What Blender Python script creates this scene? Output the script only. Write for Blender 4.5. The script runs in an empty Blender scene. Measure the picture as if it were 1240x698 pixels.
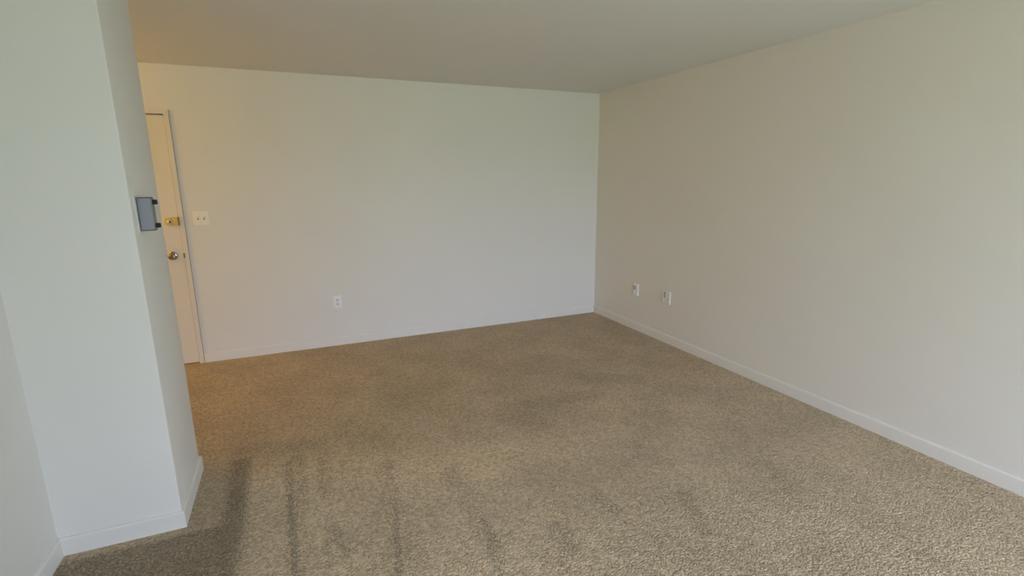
import bpy, bmesh, math, random
from mathutils import Matrix, Vector, noise

C = bpy.context.scene.collection
scene = bpy.context.scene
random.seed(4)

# ------------------------------------------------------------------ camera
cam_d = bpy.data.cameras.new('camera')
cam = bpy.data.objects.new('camera', cam_d)
C.objects.link(cam)
CR = Vector((0.91626268, -0.40049767, -0.00802022))
CU = Vector((0.09260333, 0.19229464, 0.97695824))
CF = Vector((0.38972725, 0.89589307, -0.21327982))
m = Matrix((CR, CU, -CF)).transposed().to_4x4()
m.translation = Vector((-3.1901, -4.9062, 1.5550))
cam.matrix_world = m
cam_d.sensor_width = 36.0
cam_d.lens = 610.116 / 1240 * 36.0
cam_d.clip_start = 0.02
scene.camera = cam

# ------------------------------------------------------------------ view
scene.view_settings.view_transform = 'Standard'
scene.view_settings.look = 'None'
scene.view_settings.gamma = 1
scene.view_settings.use_curve_mapping = False
scene.view_settings.exposure = 0.0

# ------------------------------------------------------------------ light constants
SKY_STRENGTH = 14.0
SKY_COL = (0.76, 0.85, 1.17)
GROUND_COL = (0.34, 0.42, 0.38)
HALL_WATTS = 31
HALL_COL = (1.0, 0.56, 0.10)

# room dimensions (metres)
H = 2.44
BACKY = -7.4          # wall with the patio door, behind the camera
WIN = (-2.80, -0.35, 0.03, 2.08)   # patio door opening x0,x1,z0,z1
SX, SY0, SY1 = -3.770, -2.4346, -1.935   # end of the partition block
LX = -4.217           # left wall plane
BT, BH = 0.012, 0.082

# world: overcast sky over a green lawn, seen through the patio door
w = bpy.data.worlds.new('sky')
scene.world = w
w.use_nodes = True
nt = w.node_tree
nt.nodes.clear()
wo = nt.nodes.new('ShaderNodeOutputWorld')
bg = nt.nodes.new('ShaderNodeBackground')
tc = nt.nodes.new('ShaderNodeTexCoord')
sp = nt.nodes.new('ShaderNodeSeparateXYZ')
rp = nt.nodes.new('ShaderNodeValToRGB')
mp = nt.nodes.new('ShaderNodeMapRange')
mp.inputs['From Min'].default_value = -0.2
mp.inputs['From Max'].default_value = 0.8
nt.links.new(tc.outputs['Generated'], sp.inputs[0])
nt.links.new(sp.outputs['Z'], mp.inputs['Value'])
nt.links.new(mp.outputs[0], rp.inputs[0])
e = rp.color_ramp.elements
e[0].position = 0.17; e[0].color = (*[c * 1.0 for c in GROUND_COL], 1)
e[1].position = 0.24; e[1].color = (*[c * 0.80 for c in SKY_COL], 1)
e2 = rp.color_ramp.elements.new(1.0); e2.color = (*SKY_COL, 1)
nt.links.new(rp.outputs[0], bg.inputs['Color'])
bg.inputs['Strength'].default_value = SKY_STRENGTH
nt.links.new(bg.outputs[0], wo.inputs[0])

# portal that guides daylight sampling through the patio door opening
pd = bpy.data.lights.new('daylight_portal', 'AREA')
pd.shape = 'RECTANGLE'
pd.size = WIN[1] - WIN[0]
pd.size_y = WIN[3] - WIN[2]
pd.cycles.is_portal = True
po = bpy.data.objects.new('daylight_portal', pd)
C.objects.link(po)
po.location = ((WIN[0] + WIN[1]) / 2, BACKY - 0.13, (WIN[2] + WIN[3]) / 2)
po.rotation_euler = (math.radians(90), 0, 0)      # -Z looks to +Y

# ------------------------------------------------------------------ materials
def mat(name, col, rough=0.6, metal=0.0, spec=0.5, emit=None, es=0.0):
    mt = bpy.data.materials.new(name)
    mt.use_nodes = True
    b = mt.node_tree.nodes['Principled BSDF']
    b.inputs['Base Color'].default_value = (*col, 1)
    b.inputs['Roughness'].default_value = rough
    b.inputs['Metallic'].default_value = metal
    b.inputs['Specular IOR Level'].default_value = spec
    if emit:
        b.inputs['Emission Color'].default_value = (*emit, 1)
        b.inputs['Emission Strength'].default_value = es
    return mt

def painted(name, col, rough=0.55, bump=0.12, scale=260, spec=0.3, var=0.02):
    """rolled wall paint: faint stipple and very slight unevenness of tone"""
    mt = mat(name, col, rough, spec=spec)
    n = mt.node_tree.nodes; l = mt.node_tree.links
    b = n['Principled BSDF']
    t = n.new('ShaderNodeTexCoord')
    a = n.new('ShaderNodeTexNoise'); a.inputs['Scale'].default_value = scale; a.inputs['Detail'].default_value = 3
    l.new(t.outputs['Object'], a.inputs['Vector'])
    bp = n.new('ShaderNodeBump'); bp.inputs['Strength'].default_value = bump; bp.inputs['Distance'].default_value = 0.002
    l.new(a.outputs['Fac'], bp.inputs['Height']); l.new(bp.outputs[0], b.inputs['Normal'])
    c = n.new('ShaderNodeTexNoise'); c.inputs['Scale'].default_value = 1.7; c.inputs['Detail'].default_value = 4
    l.new(t.outputs['Object'], c.inputs['Vector'])
    mx = n.new('ShaderNodeMix'); mx.data_type = 'RGBA'
    mx.inputs['A'].default_value = (*[x * (1 - var) for x in col], 1)
    mx.inputs['B'].default_value = (*[min(1, x * (1 + var)) for x in col], 1)
    l.new(c.outputs['Fac'], mx.inputs['Factor'])
    l.new(mx.outputs['Result'], b.inputs['Base Color'])
    return mt

def brushed(name, col, rough=0.3, scale=90):
    mt = mat(name, col, rough, metal=1.0)
    n = mt.node_tree.nodes; l = mt.node_tree.links
    t = n.new('ShaderNodeTexCoord'); a = n.new('ShaderNodeTexNoise')
    a.inputs['Scale'].default_value = scale
    l.new(t.outputs['Object'], a.inputs['Vector'])
    r = n.new('ShaderNodeMapRange'); r.inputs['To Min'].default_value = rough * .7; r.inputs['To Max'].default_value = rough * 1.5
    l.new(a.outputs['Fac'], r.inputs['Value']); l.new(r.outputs[0], n['Principled BSDF'].inputs['Roughness'])
    return mt

WALLCOL = (0.84, 0.83, 0.77)
M = dict(
    wall=painted('wall_paint', WALLCOL),
    ceil=painted('ceiling_paint', (0.84, 0.84, 0.80), rough=0.8, bump=0.25, scale=180, spec=0.1),
    trim=painted('trim_paint', (0.845, 0.835, 0.775), rough=0.45, bump=0.05, scale=120),
    door=painted('door_paint', (0.82, 0.77, 0.66), rough=0.4, bump=0.06, scale=140),
    plastic=painted('white_plastic', (0.94, 0.94, 0.93), rough=0.35, bump=0.01, spec=0.5, var=0.005),
    cream=painted('cream_plastic', (0.94, 0.92, 0.83), rough=0.35, bump=0.01, spec=0.5, var=0.005),
    paintplate=painted('painted_over_plate', WALLCOL, rough=0.45, bump=0.05),
    slot=painted('dark_slot', (0.07, 0.07, 0.065), rough=0.6, bump=0.02),
    slotgrey=painted('grey_slot', (0.22, 0.23, 0.24), rough=0.6, bump=0.02),
    brass=brushed('polished_brass', (0.90, 0.72, 0.30), 0.38),
    darkbrass=brushed('dark_brass', (0.38, 0.26, 0.09), 0.5),  # darker brass for strike, keeper, screws and threshold
    nickel=brushed('worn_nickel', (0.42, 0.36, 0.31), 0.2),
    steel=brushed('grey_metal', (0.50, 0.51, 0.54), 0.45),
    grey=painted('grey_enamel', (0.33, 0.345, 0.385), rough=0.4, bump=0.03),
    greyside=painted('olive_grey_enamel', (0.27, 0.26, 0.22), rough=0.5, bump=0.03),
    shadowline=painted('shadow_line_grey', (0.42, 0.40, 0.34), rough=0.6, bump=0.03),  # strip beside the door frame, its shade put into the colour
    rimshade=painted('rim_and_shadow_grey', (0.12, 0.12, 0.115), rough=0.5, bump=0.03),
    jackgrey=painted('blue_grey_plastic', (0.36, 0.40, 0.43), rough=0.4, bump=0.01),
    black=painted('black_rubber', (0.02, 0.02, 0.022), rough=0.5, bump=0.05),
    alu=painted('white_aluminium', (0.75, 0.75, 0.75), rough=0.4, bump=0.02),
)

def carpet_material():
    mt = bpy.data.materials.new('carpet_pile')
    mt.use_nodes = True
    n = mt.node_tree.nodes; l = mt.node_tree.links
    b = n['Principled BSDF']
    b.inputs['Roughness'].default_value = 0.95
    b.inputs['Specular IOR Level'].default_value = 0.1
    b.inputs['Sheen Weight'].default_value = 0.25
    b.inputs['Sheen Roughness'].default_value = 0.6
    b.inputs['Sheen Tint'].default_value = (0.85, 0.8, 0.7, 1)
    t = n.new('ShaderNodeTexCoord')
    # tufts: soft nubs of twisted yarn
    v = n.new('ShaderNodeTexVoronoi'); v.inputs['Scale'].default_value = 100; v.inputs['Randomness'].default_value = 1
    wv = n.new('ShaderNodeTexNoise'); wv.inputs['Scale'].default_value = 40; wv.inputs['Detail'].default_value = 2
    l.new(t.outputs['Object'], wv.inputs['Vector'])
    ad = n.new('ShaderNodeMix'); ad.data_type = 'VECTOR'; ad.inputs['Factor'].default_value = 0.015
    l.new(t.outputs['Object'], ad.inputs['A']); l.new(wv.outputs['Color'], ad.inputs['B'])
    l.new(ad.outputs['Result'], v.inputs['Vector'])
    nf = n.new('ShaderNodeTexNoise'); nf.inputs['Scale'].default_value = 170; nf.inputs['Detail'].default_value = 4; nf.inputs['Roughness'].default_value = 0.65
    l.new(t.outputs['Object'], nf.inputs['Vector'])
    # yarn colour: mixed beige and brown strands
    cr = n.new('ShaderNodeValToRGB')
    ce = cr.color_ramp.elements
    ce[0].position = 0.30; ce[0].color = (0.40, 0.298, 0.17, 1)
    ce[1].position = 0.70; ce[1].color = (0.88, 0.705, 0.48, 1)
    k = cr.color_ramp.elements.new(0.5); k.color = (0.66, 0.512, 0.34, 1)
    # combine per-tuft random and noise
    rnd = n.new('ShaderNodeSeparateColor'); l.new(v.outputs['Color'], rnd.inputs[0])
    mxf = n.new('ShaderNodeMix'); mxf.data_type = 'FLOAT'; mxf.inputs['Factor'].default_value = 0.28
    l.new(nf.outputs['Fac'], mxf.inputs['A']); l.new(rnd.outputs['Red'], mxf.inputs['B'])
    l.new(mxf.outputs['Result'], cr.inputs[0])
    # vacuum tracks / trodden pile, stored per vertex, edges broken up by noise
    at = n.new('ShaderNodeAttribute'); at.attribute_name = 'pile_lay'
    n2 = n.new('ShaderNodeTexNoise'); n2.inputs['Scale'].default_value = 105; n2.inputs['Detail'].default_value = 4; n2.inputs['Roughness'].default_value = 0.7
    l.new(t.outputs['Object'], n2.inputs['Vector'])
    n3 = n.new('ShaderNodeTexNoise'); n3.inputs['Scale'].default_value = 2.6; n3.inputs['Detail'].default_value = 5
    l.new(t.outputs['Object'], n3.inputs['Vector'])
    m1 = n.new('ShaderNodeMath'); m1.operation = 'MULTIPLY_ADD'       # (n2-0.5)*1.6 + lay
    s1 = n.new('ShaderNodeMath'); s1.operation = 'SUBTRACT'; s1.inputs[1].default_value = 0.5
    l.new(n2.outputs['Fac'], s1.inputs[0])
    mk = n.new('ShaderNodeMapRange'); mk.inputs['From Max'].default_value = 0.3; mk.inputs['To Max'].default_value = 4.2
    l.new(at.outputs['Fac'], mk.inputs['Value'])
    l.new(s1.outputs[0], m1.inputs[0]); l.new(mk.outputs[0], m1.inputs[1]); l.new(at.outputs['Fac'], m1.inputs[2])
    r1 = n.new('ShaderNodeMapRange'); r1.inputs['From Min'].default_value = 0.25; r1.inputs['From Max'].default_value = 0.95
    l.new(m1.outputs[0], r1.inputs['Value'])
    r3 = n.new('ShaderNodeMapRange'); r3.inputs['From Min'].default_value = 0.35; r3.inputs['From Max'].default_value = 0.65
    r3.inputs['To Min'].default_value = 0.90; r3.inputs['To Max'].default_value = 1.08
    l.new(n3.outputs['Fac'], r3.inputs['Value'])
    q = n.new('ShaderNodeMapRange'); q.inputs['To Min'].default_value = 1.0; q.inputs['To Max'].default_value = 0.47
    l.new(r1.outputs[0], q.inputs['Value'])
    mm = n.new('ShaderNodeMath'); mm.operation = 'MULTIPLY'
    l.new(q.outputs[0], mm.inputs[0]); l.new(r3.outputs[0], mm.inputs[1])
    up = n.new('ShaderNodeAttribute'); up.attribute_name = 'pale_left'
    um = n.new('ShaderNodeMath'); um.operation = 'MULTIPLY_ADD'; um.inputs[1].default_value = 0.24; um.inputs[2].default_value = 1.0
    l.new(up.outputs['Fac'], um.inputs[0])
    m3 = n.new('ShaderNodeMath'); m3.operation = 'MULTIPLY'
    l.new(mm.outputs[0], m3.inputs[0]); l.new(um.outputs[0], m3.inputs[1])
    mm = m3
    sc = n.new('ShaderNodeVectorMath'); sc.operation = 'SCALE'
    l.new(cr.outputs[0], sc.inputs[0]); l.new(mm.outputs[0], sc.inputs['Scale'])
    l.new(sc.outputs[0], b.inputs['Base Color'])
    # relief
    iv = n.new('ShaderNodeMath'); iv.operation = 'MULTIPLY_ADD'; iv.inputs[1].default_value = -1.3
    l.new(v.outputs['Distance'], iv.inputs[0]); l.new(nf.outputs['Fac'], iv.inputs[2])
    bp = n.new('ShaderNodeBump'); bp.inputs['Strength'].default_value = 0.85; bp.inputs['Distance'].default_value = 0.011
    l.new(iv.outputs[0], bp.inputs['Height']); l.new(bp.outputs[0], b.inputs['Normal'])
    return mt
M['carpet'] = carpet_material()

# ------------------------------------------------------------------ mesh helpers
def bx(bm, x0, x1, y0, y1, z0, z1, bevel=0.0, seg=2, mi=0):
    r = bmesh.ops.create_cube(bm, size=1)
    vs = r['verts']
    bmesh.ops.scale(bm, vec=(x1 - x0, y1 - y0, z1 - z0), verts=vs)
    bmesh.ops.translate(bm, vec=((x0 + x1) / 2, (y0 + y1) / 2, (z0 + z1) / 2), verts=vs)
    if bevel:
        es = list({e for v in vs for e in v.link_edges})
        bmesh.ops.bevel(bm, geom=es, offset=bevel, segments=seg, affect='EDGES', profile=0.6)

def lathe(bm, prof, seg=32, axis='Y', loc=(0, 0, 0)):
    """prof: list of (r, h) revolved about the axis"""
    rings = []
    for r, h in prof:
        ring = []
        for i in range(seg):
            a = 2 * math.pi * i / seg
            c, s = r * math.cos(a), r * math.sin(a)
            p = {'Y': (c, h, s), 'X': (h, c, s), 'Z': (c, s, h)}[axis]
            ring.append(bm.verts.new(Vector(p) + Vector(loc)))
        rings.append(ring)
    for a, b_ in zip(rings, rings[1:]):
        for i in range(seg):
            bm.faces.new((a[i], a[(i + 1) % seg], b_[(i + 1) % seg], b_[i]))
    bm.faces.new(rings[0]); bm.faces.new(rings[-1])

def prism(bm, pts, y0, y1, bevel=0.0):
    """outline in xz extruded along y"""
    a = [bm.verts.new((x, y0, z)) for x, z in pts]
    b_ = [bm.verts.new((x, y1, z)) for x, z in pts]
    n = len(pts)
    fs = [bm.faces.new(a), bm.faces.new(b_)]
    for i in range(n):
        bm.faces.new((a[i], a[(i + 1) % n], b_[(i + 1) % n], b_[i]))
    if bevel:
        es = [e for e in fs[0].edges]
        bmesh.ops.bevel(bm, geom=es, offset=bevel, segments=2, affect='EDGES')

def obj(name, bm, m_, parent=None, smooth=False, loc=None):
    bmesh.ops.recalc_face_normals(bm, faces=bm.faces)
    me = bpy.data.meshes.new(name)
    bm.to_mesh(me); bm.free()
    me.materials.append(m_)
    if smooth:
        for p in me.polygons: p.use_smooth = True
        me.set_sharp_from_angle(angle=math.radians(40))
    o = bpy.data.objects.new(name, me)
    C.objects.link(o)
    if parent: o.parent = parent
    if loc: o.location = loc
    return o

def struct(name, bm, m_, smooth=False):
    o = obj(name, bm, m_, smooth=smooth)
    o['kind'] = 'structure'
    return o

def thing(name, label, cat, loc, group=None, rot=0.0):
    o = bpy.data.objects.new(name, None)
    C.objects.link(o)
    o.location = loc; o.rotation_euler = (0, 0, rot)
    o.empty_display_size = 0.05
    o['label'] = label; o['category'] = cat
    if group: o['group'] = group
    return o

# ------------------------------------------------------------------ room shell
T = 0.12
HALLX = -6.9
# ceiling
bm = bmesh.new(); bx(bm, HALLX - T, T, BACKY - T, T, H, H + T); struct('ceiling', bm, M['ceil'])
# right wall
bm = bmesh.new(); bx(bm, 0, T, BACKY - T, T, -T, H); struct('wall_right', bm, M['wall'])
# back wall with the opening for the entrance door
DX0, DX1, DH = -4.855, -4.032, 2.062       # door leaf
FW, FP = 0.036, 0.014                      # steel frame face width, projection
OX0, OX1, OZ = DX0 - FW + 0.004, DX1 + FW - 0.004, DH + FW - 0.002
bm = bmesh.new()
bx(bm, OX1, 0, 0, T, -T, H)
bx(bm, HALLX, OX0, 0, T, -T, H)
bx(bm, OX0, OX1, 0, T, OZ, H)
struct('wall_back', bm, M['wall'])
# left wall (beside the camera) and the partition block with its end
bm = bmesh.new()
bx(bm, LX - T, LX, BACKY, SY0, -T, H)
struct('wall_left', bm, M['wall'])
bm = bmesh.new()
bx(bm, -5.0, SX, SY0, SY1, -T, H, 0)
es = [e_ for e_ in bm.edges if abs((e_.verts[0].co - e_.verts[1].co).z) > 1 and e_.verts[0].co.x > -4]
bmesh.ops.bevel(bm, geom=es, offset=0.006, segments=3, affect='EDGES', profile=0.5)
struct('wall_partition', bm, M['wall'], smooth=True)
# small hall on the left beyond the partition
bm = bmesh.new(); bx(bm, -5.12, -5.0, SY1, -1.36, -T, H); bx(bm, HALLX, -5.12, -1.48, -1.36, -T, H); struct('wall_hall', bm, M['wall'])
bm = bmesh.new(); bx(bm, HALLX - T, HALLX, -1.48, T, -T, H); struct('wall_hall_end', bm, M['wall'])
# wall behind the camera, with the patio door opening
bm = bmesh.new()
bx(bm, LX - T, WIN[0], BACKY - T, BACKY, -T, H)
bx(bm, WIN[1], 0, BACKY - T, BACKY, -T, H)
bx(bm, WIN[0], WIN[1], BACKY - T, BACKY, WIN[3], H)
bx(bm, WIN[0], WIN[1], BACKY - T, BACKY, -T, WIN[2])
struct('wall_front', bm, M['wall'])
# added unseen wall behind the camera, keeps patio door daylight off the partition
bm = bmesh.new(); bx(bm, LX, -2.66, -6.25, -6.13, -T, H); struct('wall_light_block', bm, M['wall'])
# patio door frame
bm = bmesh.new()
y0, y1 = BACKY - 0.09, BACKY - 0.03
for a in (WIN[0], (WIN[0] + WIN[1]) / 2 - .025, WIN[1] - .05): bx(bm, a, a + .05, y0, y1, WIN[2], WIN[3])
bx(bm, WIN[0], WIN[1], y0, y1, WIN[2], WIN[2] + .05); bx(bm, WIN[0], WIN[1], y0, y1, WIN[3] - .05, WIN[3])
struct('window_1', bm, M['alu'])

# ------------------------------------------------------------------ floor: carpet
# tracks: ax, ay, bx, by, half width, strength
TRACKS = [(-3.305, -2.03, -3.295, -2.97, 0.055, 0.42), (-2.84, -2.3, -2.89, -3.1, 0.075, 0.36), (-2.50, -2.6, -2.54, -3.3, 0.06, 0.30), (-3.14, -2.02, -3.15, -2.3, 0.05, 0.35),
 (-3.574, -1.935, -3.565, -2.479, 0.050, 1), (-3.565, -2.479, -3.579, -2.95, 0.056, 1),
 (-3.326, -2.048, -3.32, -2.455, 0.021, 0.8), (-3.319, -2.383, -3.305, -2.968, 0.015, 1.0), (-3.249, -2.083, -3.27, -2.405, 0.026, 0.5),
 (-3.549, -1.82, -3.20, -1.88, 0.085, 0.52), (-3.289, -1.868, -3.275, -2.116, 0.028, 0.6), (-3.161, -2.075, -3.167, -2.451, 0.022, 0.5),
 (-3.141, -2.732, -3.103, -2.919, 0.029, 0.6), (-3.169, -2.719, -3.181, -2.986, 0.017, 0.5), (-2.815, -2.279, -2.863, -2.762, 0.03, 0.5),
 (-2.852, -2.666, -2.923, -3.14, 0.015, 0.8), (-2.841, -2.982, -2.904, -3.148, 0.021, 0.4), (-2.521, -2.502, -2.535, -2.621, 0.053, 0.5),
 (-2.499, -2.958, -2.507, -3.133, 0.022, 0.7), (-2.523, -3.125, -2.548, -3.307, 0.024, 0.6), (-2.211, -3.15, -2.225, -3.286, 0.051, 0.6),
 (-2.365, -3.25, -2.314, -3.374, 0.037, 0.4), (-1.937, -2.008, -1.886, -2.161, 0.167, 0.4), (-1.191, -1.627, -0.823, -1.889, 0.103, 0.42), (-1.55, -1.25, -0.85, -1.45, 0.30, 0.22),
 (-1.78, -1.939, -1.269, -1.991, 0.083, 0.5), (-1.906, -2.983, -1.905, -3.161, 0.032, 0.5), (-1.512, -3.198, -1.615, -3.417, 0.047, 0.5),
 (-0.884, -3.153, -1.026, -3.417, 0.034, 0.4), (-1.441, -2.706, -1.426, -2.908, 0.073, 0.35), (-2.315, -2.088, -2.209, -2.251, 0.105, 0.35),
 (-2.987, -1.782, -2.828, -2.077, 0.106, 0.35), (-2.656, -1.387, -2.415, -1.648, 0.141, 0.3), (-0.799, -2.778, -0.773, -3.06, 0.064, 0.3)]
def lay(x, y):
    v = 0.0
    p = Vector((x, y))
    for ax, ay, bx_, by_, wd, s in TRACKS:
        a = Vector((ax, ay)); d = Vector((bx_, by_)) - a
        t = max(0, min(1, (p - a).dot(d) / d.length_squared))
        dist = (p - a - d * t).length
        if dist < wd * 2.4:
            v = max(v, 0.8 * s * min(1, max(0, (1.75 * wd - dist) / (1.2 * wd))))
    # swath along the left where the last pass was pushed the other way
    if y < -2.48 and x < -3.52:
        v = max(v, min(1, (-2.48 - y) / 0.03) * min(1, (-3.52 - x) / .03) * 0.85)
    if -2.48 < y < -1.98 and x < -3.52: v = max(v, 0.18)
    return v
bm = bmesh.new()
g = 0.0125
x0f, x1f, y0f, y1f = -4.25, 0.0, -3.7, 0.0
nx, ny = int(round((x1f - x0f) / g)), int(round((y1f - y0f) / g))
grid = [[bm.verts.new((x0f + i * g, y0f + j * g, 0)) for j in range(ny + 1)] for i in range(nx + 1)]
for i in range(nx):
    for j in range(ny):
        bm.faces.new((grid[i][j], grid[i + 1][j], grid[i + 1][j + 1], grid[i][j + 1]))
def quad(a, b_, c, d): bm.faces.new([bm.verts.new((*p, 0)) for p in (a, b_, c, d)])
quad((HALLX, y0f), (x0f, y0f), (x0f, T), (HALLX, T))
quad((HALLX, BACKY), (0, BACKY), (0, y0f), (HALLX, y0f))
me = bpy.data.meshes.new('floor'); 
bmesh.ops.recalc_face_normals(bm, faces=bm.faces)
if bm.faces[:][0].normal.z < 0: bmesh.ops.reverse_faces(bm, faces=bm.faces)
bm.to_mesh(me); bm.free()
me.materials.append(M['carpet'])
at = me.attributes.new('pile_lay', 'FLOAT', 'POINT')
for i, v in enumerate(me.vertices):
    at.data[i].value = lay(v.co.x, v.co.y)
# broad paler area of carpet, near left, soft edged
at2 = me.attributes.new('pale_left', 'FLOAT', 'POINT')
def ss(a, b_, t):
    t = max(0, min(1, (t - a) / (b_ - a))); return t * t * (3 - 2 * t)
for i, v in enumerate(me.vertices):
    x, y = v.co.x, v.co.y
    w_ = ss(-3.56, -3.50, x) * (1 - ss(-2.6, -1.7, x)) * (1 - ss(-2.35, -1.9, y))
    at2.data[i].value = w_
fo = bpy.data.objects.new('floor', me); C.objects.link(fo); fo['kind'] = 'structure'

# ------------------------------------------------------------------ baseboards
def board(bm, a, b_, nrm):
    """profile along a->b, sticking out along nrm (both axis aligned 2-tuples)"""
    prof = [(0, 0), (BT, 0), (BT, BH - .012), (BT * .92, BH - .006), (BT * .7, BH - .002), (BT * .4, BH), (0, BH)]
    A = [bm.verts.new((a[0] + nrm[0] * q, a[1] + nrm[1] * q, z)) for q, z in prof]
    B = [bm.verts.new((b_[0] + nrm[0] * q, b_[1] + nrm[1] * q, z)) for q, z in prof]
    n = len(prof)
    for i in range(n): bm.faces.new((A[i], A[(i + 1) % n], B[(i + 1) % n], B[i]))
    bm.faces.new(A); bm.faces.new(B)
bm = bmesh.new(); board(bm, (0, BACKY), (0, 0), (-1, 0)); struct('baseboard_right', bm, M['trim'])
bm = bmesh.new(); board(bm, (OX1 + 0.01, 0), (0, 0), (0, -1)); struct('baseboard_back', bm, M['trim'])
bm = bmesh.new(); board(bm, (LX, BACKY), (LX, SY0), (1, 0)); struct('baseboard_left', bm, M['trim'])
bm = bmesh.new()
# mitred run round the partition end
prof = [(0, 0), (BT, 0), (BT, BH - .012), (BT * .92, BH - .006), (BT * .7, BH - .002), (BT * .4, BH), (0, BH)]
path = [((LX, SY0), (0, -1)), ((SX, SY0), (1, -1)), ((SX, SY1), (1, 1)), ((-4.99, SY1), (0, 1))]
rows = [[bm.verts.new((p[0] + d[0] * q, p[1] + d[1] * q, z)) for q, z in prof] for p, d in path]
for a, b_ in zip(rows, rows[1:]):
    for i in range(len(prof)): bm.faces.new((a[i], a[(i + 1) % 7], b_[(i + 1) % 7], b_[i]))
bm.faces.new(rows[0]); bm.faces.new(rows[-1])
struct('baseboard_partition', bm, M['trim'])

# ------------------------------------------------------------------ entrance door
door = bpy.data.objects.new('door_1', None); C.objects.link(door)
door.location = ((DX0 + DX1) / 2, 0, 0); door['kind'] = 'structure'
cx = door.location.x
hw = (DX1 - DX0) / 2
# steel frame standing slightly proud of the wall
bm = bmesh.new()
gp = 0.002
for s in (-1, 1):
    a, b_ = s * (hw + gp), s * (hw + FW)
    bx(bm, min(a, b_), max(a, b_), -FP, 0.1, 0, DH + 0.008)
bx(bm, -hw - FW, hw + FW, -FP, 0.1, DH + 0.008, DH + FW)
bx(bm, -hw - gp, hw + gp, 0.045, 0.1, 0, DH + 0.01)         # stop behind the leaf
frame = obj('door_frame', bm, M['door'], door)
# thin strip coloured as the shadow line down the frame's right side
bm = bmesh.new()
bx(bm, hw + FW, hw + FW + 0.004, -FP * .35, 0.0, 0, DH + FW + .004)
obj('frame_shadow_line', bm, M['shadowline'], frame)
bm = bmesh.new(); bx(bm, -hw, hw, -0.006, 0.038, 0.012, DH - 0.004, 0.002, 2)
leaf = obj('door_panel', bm, M['door'], door)
bm = bmesh.new(); bx(bm, -hw, hw, -0.004, 0.06, 0.0, 0.012); obj('threshold', bm, M['darkbrass'], door)

# brass rim lock plate
lock = bpy.data.objects.new('night_latch', None); C.objects.link(lock); lock.parent = door
lx = -4.072 - cx; lz = 1.232
lock.location = (lx, -0.006, lz)
bm = bmesh.new()
pts = [(0.036, -0.033), (0.036, 0.033), (0.010, 0.037)]
N = 16
for i in range(N + 1):
    t = math.pi / 2 + math.pi * i / N
    c_, s_ = math.cos(t), math.sin(t)
    pts.append((-0.014 + 0.046 * -abs(c_) ** 0.75, 0.035 * math.copysign(abs(s_) ** 0.8, s_)))
pts.append((0.010, -0.037))
prism(bm, pts, -0.016, 0.0)
obj('lock_plate', bm, M['brass'], lock, smooth=True)
bm = bmesh.new()
lathe(bm, [(0.014, -0.016), (0.015, -0.022), (0.012, -0.024)], 24, 'Y', (-0.038, 0, 0))
bx(bm, -0.045, -0.031, -0.044, -0.022, -0.015, 0.015, 0.003)
obj('thumb_turn', bm, M['brass'], lock, smooth=True)
bm = bmesh.new(); lathe(bm, [(0.0095, -0.016), (0.0095, -0.0175), (0.004, -0.018)], 20, 'Y', (-0.021, 0, -0.003)); obj('key_cylinder', bm, M['slot'], lock, smooth=True)
bm = bmesh.new()
bx(bm, 0.000, 0.034, -0.032, -0.016, 0.009, 0.025, 0.003)
bx(bm, 0.000, 0.034, -0.032, -0.016, -0.025, -0.009, 0.003)
obj('latch_bar', bm, M['brass'], lock)
bm = bmesh.new()
bx(bm, 0.036, 0.047, -0.026, 0.0, -0.034, 0.034, 0.002)
obj('keeper', bm, M['darkbrass'], lock)
bm = bmesh.new()
for (sx_, sz_) in ((-0.010, 0.019), (-0.010, -0.019), (-0.002, 0.0)):
    lathe(bm, [(0.0045, -0.016), (0.0045, -0.0185), (0.002, -0.0192)], 12, 'Y', (sx_, 0, sz_))
obj('screw_heads', bm, M['darkbrass'], lock)

# door knob
kx = -4.107 - cx
knob = bpy.data.objects.new('door_knob', None); C.objects.link(knob); knob.parent = door
knob.location = (kx, -0.006, 0.950)
bm = bmesh.new()
lathe(bm, [(0.034, 0.0), (0.034, -0.004), (0.030, -0.008), (0.014, -0.010), (0.014, -0.012)], 36)
obj('rose', bm, M['nickel'], knob, smooth=True)
bm = bmesh.new()
lathe(bm, [(0.012, -0.010), (0.012, -0.030), (0.020, -0.036), (0.0275, -0.044), (0.029, -0.053), (0.0265, -0.061), (0.020, -0.066), (0.016, -0.067), (0.014, -0.064), (0.006, -0.064)], 36)
obj('grip', bm, M['nickel'], knob, smooth=True)
# strike on the frame
bm = bmesh.new(); bx(bm, -4.034 - cx, -4.022 - cx, -FP - .0015, -0.004, 0.928, 0.968, 0.001)
bx(bm, -4.031 - cx, -4.025 - cx, -FP - .003, -FP, 0.940, 0.956)
obj('strike_plate', bm, M['darkbrass'], door)

# ------------------------------------------------------------------ light switch (two toggles, cream plate)
sw = thing('light_switch', 'cream double toggle light switch plate on the wall right of the door', 'light switch', (-3.873, 0, 1.250))
bm = bmesh.new(); bx(bm, -0.059, 0.059, -0.007, 0, -0.059, 0.059, 0.0035, 3); obj('wall_plate', bm, M['cream'], sw, smooth=True)
for s in (-1, 1):
    bm = bmesh.new(); bx(bm, s * .0225 - .0055, s * .0225 + .0055, -0.0078, -0.006, -0.0125, 0.0125); c_ = obj('toggle_slot', bm, M['slotgrey'], sw)
    bm = bmesh.new(); bx(bm, -.0042, .0042, -0.012, 0, -0.0055, 0.0045, 0.001)
    t_ = obj('toggle', bm, M['cream'], sw, loc=(s * .0225, -0.0075, 0.003)); t_.rotation_euler = (math.radians(-28), 0, 0)
    for z in (-0.03, 0.03):
        bm = bmesh.new(); lathe(bm, [(0.003, 0), (0.003, -0.001), (0.0015, -0.0015)], 12, 'Y', (s * .0225, -0.007, z)); obj('screw', bm, M['cream'], sw)

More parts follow.
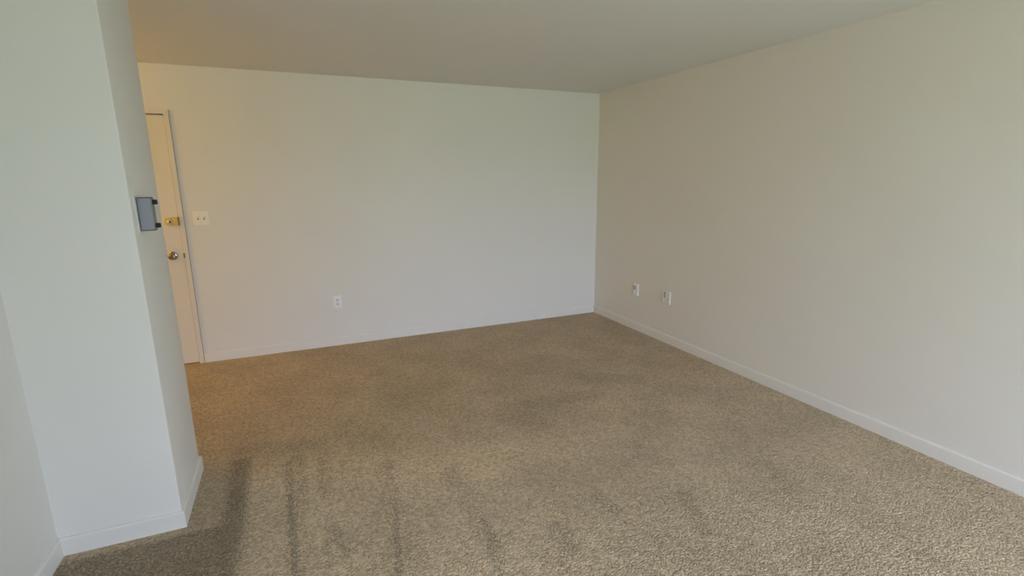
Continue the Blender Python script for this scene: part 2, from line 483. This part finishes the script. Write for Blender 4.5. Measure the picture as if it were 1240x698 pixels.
# ------------------------------------------------------------------ duplex outlet on the back wall
def duplex(name, label, loc, rot, plate_m, face_m, slot_m, group=None, hw_=0.036, hh=0.060):
    o = thing(name, label, 'electrical outlet', loc, group, rot)
    bm = bmesh.new(); bx(bm, -hw_, hw_, -0.0065, 0, -hh, hh, 0.003, 3); obj('wall_plate', bm, plate_m, o, smooth=True)
    for s in (-1, 1):
        bm = bmesh.new()
        pts = []
        for i in range(28):
            a = 2 * math.pi * i / 28
            pts.append((0.0172 * math.cos(a), max(-0.0125, min(0.0125, 0.0172 * math.sin(a)))))
        prism(bm, pts, -0.0095, -0.006)
        f = obj('socket', bm, face_m, o, loc=(0, 0, s * 0.0195))
        bm = bmesh.new()
        bx(bm, -0.0090, -0.0052, -0.0100, -0.009, -0.003, 0.0085)
        bx(bm, 0.0052, 0.0090, -0.0100, -0.009, -0.002, 0.0080)
        lathe(bm, [(0.0040, -0.009), (0.0040, -0.0100)], 14, 'Y', (0, 0, -0.0065))
        obj('slots', bm, slot_m, f)
    bm = bmesh.new(); lathe(bm, [(0.0035, -0.006), (0.0035, -0.0078), (0.002, -0.0084)], 14); obj('screw', bm, M['steel'], o)
    return o
duplex('wall_outlet', 'white duplex electrical outlet low on the back wall', (-2.857, 0, 0.424), 0, M['plastic'], M['plastic'], M['slot'], hw_=0.038, hh=0.062)

# right wall: a white jack plate near the corner and a painted-over box further forward
jk = thing('jack_plate', 'small white wall plate low on the right wall, nearer the corner', 'wall plate', (0, -0.783, 0.424), rot=math.radians(-90))
bm = bmesh.new(); bx(bm, -0.036, 0.036, -0.0120, 0, -0.060, 0.060, 0.003, 3); obj('wall_plate', bm, M['plastic'], jk, smooth=True)
bm = bmesh.new(); bx(bm, -0.030, -0.004, -0.015, -0.011, 0.000, 0.040, 0.002); obj('jack', bm, M['jackgrey'], jk)
for z in (-0.042, 0.046):
    bm = bmesh.new(); lathe(bm, [(0.0035, -0.0115), (0.0035, -0.0130), (0.002, -0.0136)], 14, 'Y', (0, 0, z)); obj('screw', bm, M['plastic'], jk)

bx2 = thing('outlet_box', 'wide wall outlet painted the wall colour on the right wall, nearer the camera', 'electrical outlet', (0, -1.236, 0.438), rot=math.radians(-90))
bm = bmesh.new(); bx(bm, -0.058, 0.058, -0.010, 0, -0.060, 0.060, 0.003, 3); obj('wall_plate', bm, M['paintplate'], bx2, smooth=True)
bm = bmesh.new(); bx(bm, -0.052, -0.022, -0.0115, -0.009, -0.050, 0.050, 0.001); obj('cover', bm, M['paintplate'], bx2, smooth=True)
bm = bmesh.new(); bx(bm, -0.0215, -0.010, -0.0108, -0.0095, -0.004, 0.054); obj('slot', bm, M['slotgrey'], bx2)
for z in (-0.042, 0.042):
    bm = bmesh.new(); lathe(bm, [(0.0035, -0.009), (0.0035, -0.0112), (0.002, -0.0118)], 14, 'Y', (0.020, 0, z)); obj('screw', bm, M['paintplate'], bx2)

# ------------------------------------------------------------------ grey wall box with two black knobs on the partition end
# local frame: +x points deeper into the room (+Y world), -y points out of the wall (+X world)
pb = thing('intercom_box', 'small grey metal box with two black knobs on the end of the white partition wall', 'wall box', (SX, -2.36, 1.420), rot=math.radians(90))
bm = bmesh.new(); bx(bm, -0.022, 0.075, -0.003, 0, -0.076, 0.076, 0.0012); obj('backing_plate', bm, M['trim'], pb)
bm = bmesh.new(); bx(bm, 0, 0.046, -0.052, -0.003, -0.066, 0.066, 0.003, 2); obj('housing', bm, M['grey'], pb, smooth=True)
bm = bmesh.new()
bx(bm, -0.0015, 0.0475, -0.054, -0.003, 0.0655, 0.0690, 0.0008)
bx(bm, -0.0015, 0.0475, -0.054, -0.003, -0.0690, -0.0655, 0.0008)
bx(bm, -0.0020, 0.0, -0.007, -0.003, -0.069, 0.069)
obj('rim', bm, M['rimshade'], pb)  # strip at the wall paints the joint's shadow; dark edges top and bottom
bm = bmesh.new(); bx(bm, 0.001, 0.045, -0.056, -0.051, -0.064, 0.064, 0.002, 2); obj('cover', bm, M['greyside'], pb, smooth=True)
for z in (-0.048, 0.049):
    bm = bmesh.new(); lathe(bm, [(0.0095, -0.055), (0.0098, -0.058), (0.0100, -0.060), (0.0100, -0.070), (0.0085, -0.0735)], 20, 'Y', (0.013, 0, z)); obj('knob', bm, M['black'], pb, smooth=True)

# ------------------------------------------------------------------ hall ceiling lamp (out of view, lights the doorway warmly)
hl = thing('ceiling_lamp', 'round opal glass ceiling lamp in the hall beside the door', 'ceiling lamp', (-6.0, -0.80, H))
bm = bmesh.new(); lathe(bm, [(0.13, 0), (0.13, -0.03), (0.12, -0.035)], 32, 'Z'); obj('base', bm, M['brass'], hl, smooth=True)
bm = bmesh.new(); lathe(bm, [(0.12, -0.035), (0.125, -0.06), (0.10, -0.09), (0.06, -0.108), (0.01, -0.112)], 32, 'Z')
obj('lamp_shade', bm, mat('opal_glass', (0.9, 0.85, 0.75), 0.4, emit=HALL_COL, es=2.0), hl, smooth=True)
ld = bpy.data.lights.new('bulb', 'POINT'); ld.energy = HALL_WATTS; ld.color = HALL_COL; ld.shadow_soft_size = 0.09
lo = bpy.data.objects.new('bulb', ld); C.objects.link(lo); lo.parent = hl; lo.location = (0, 0, -0.22)
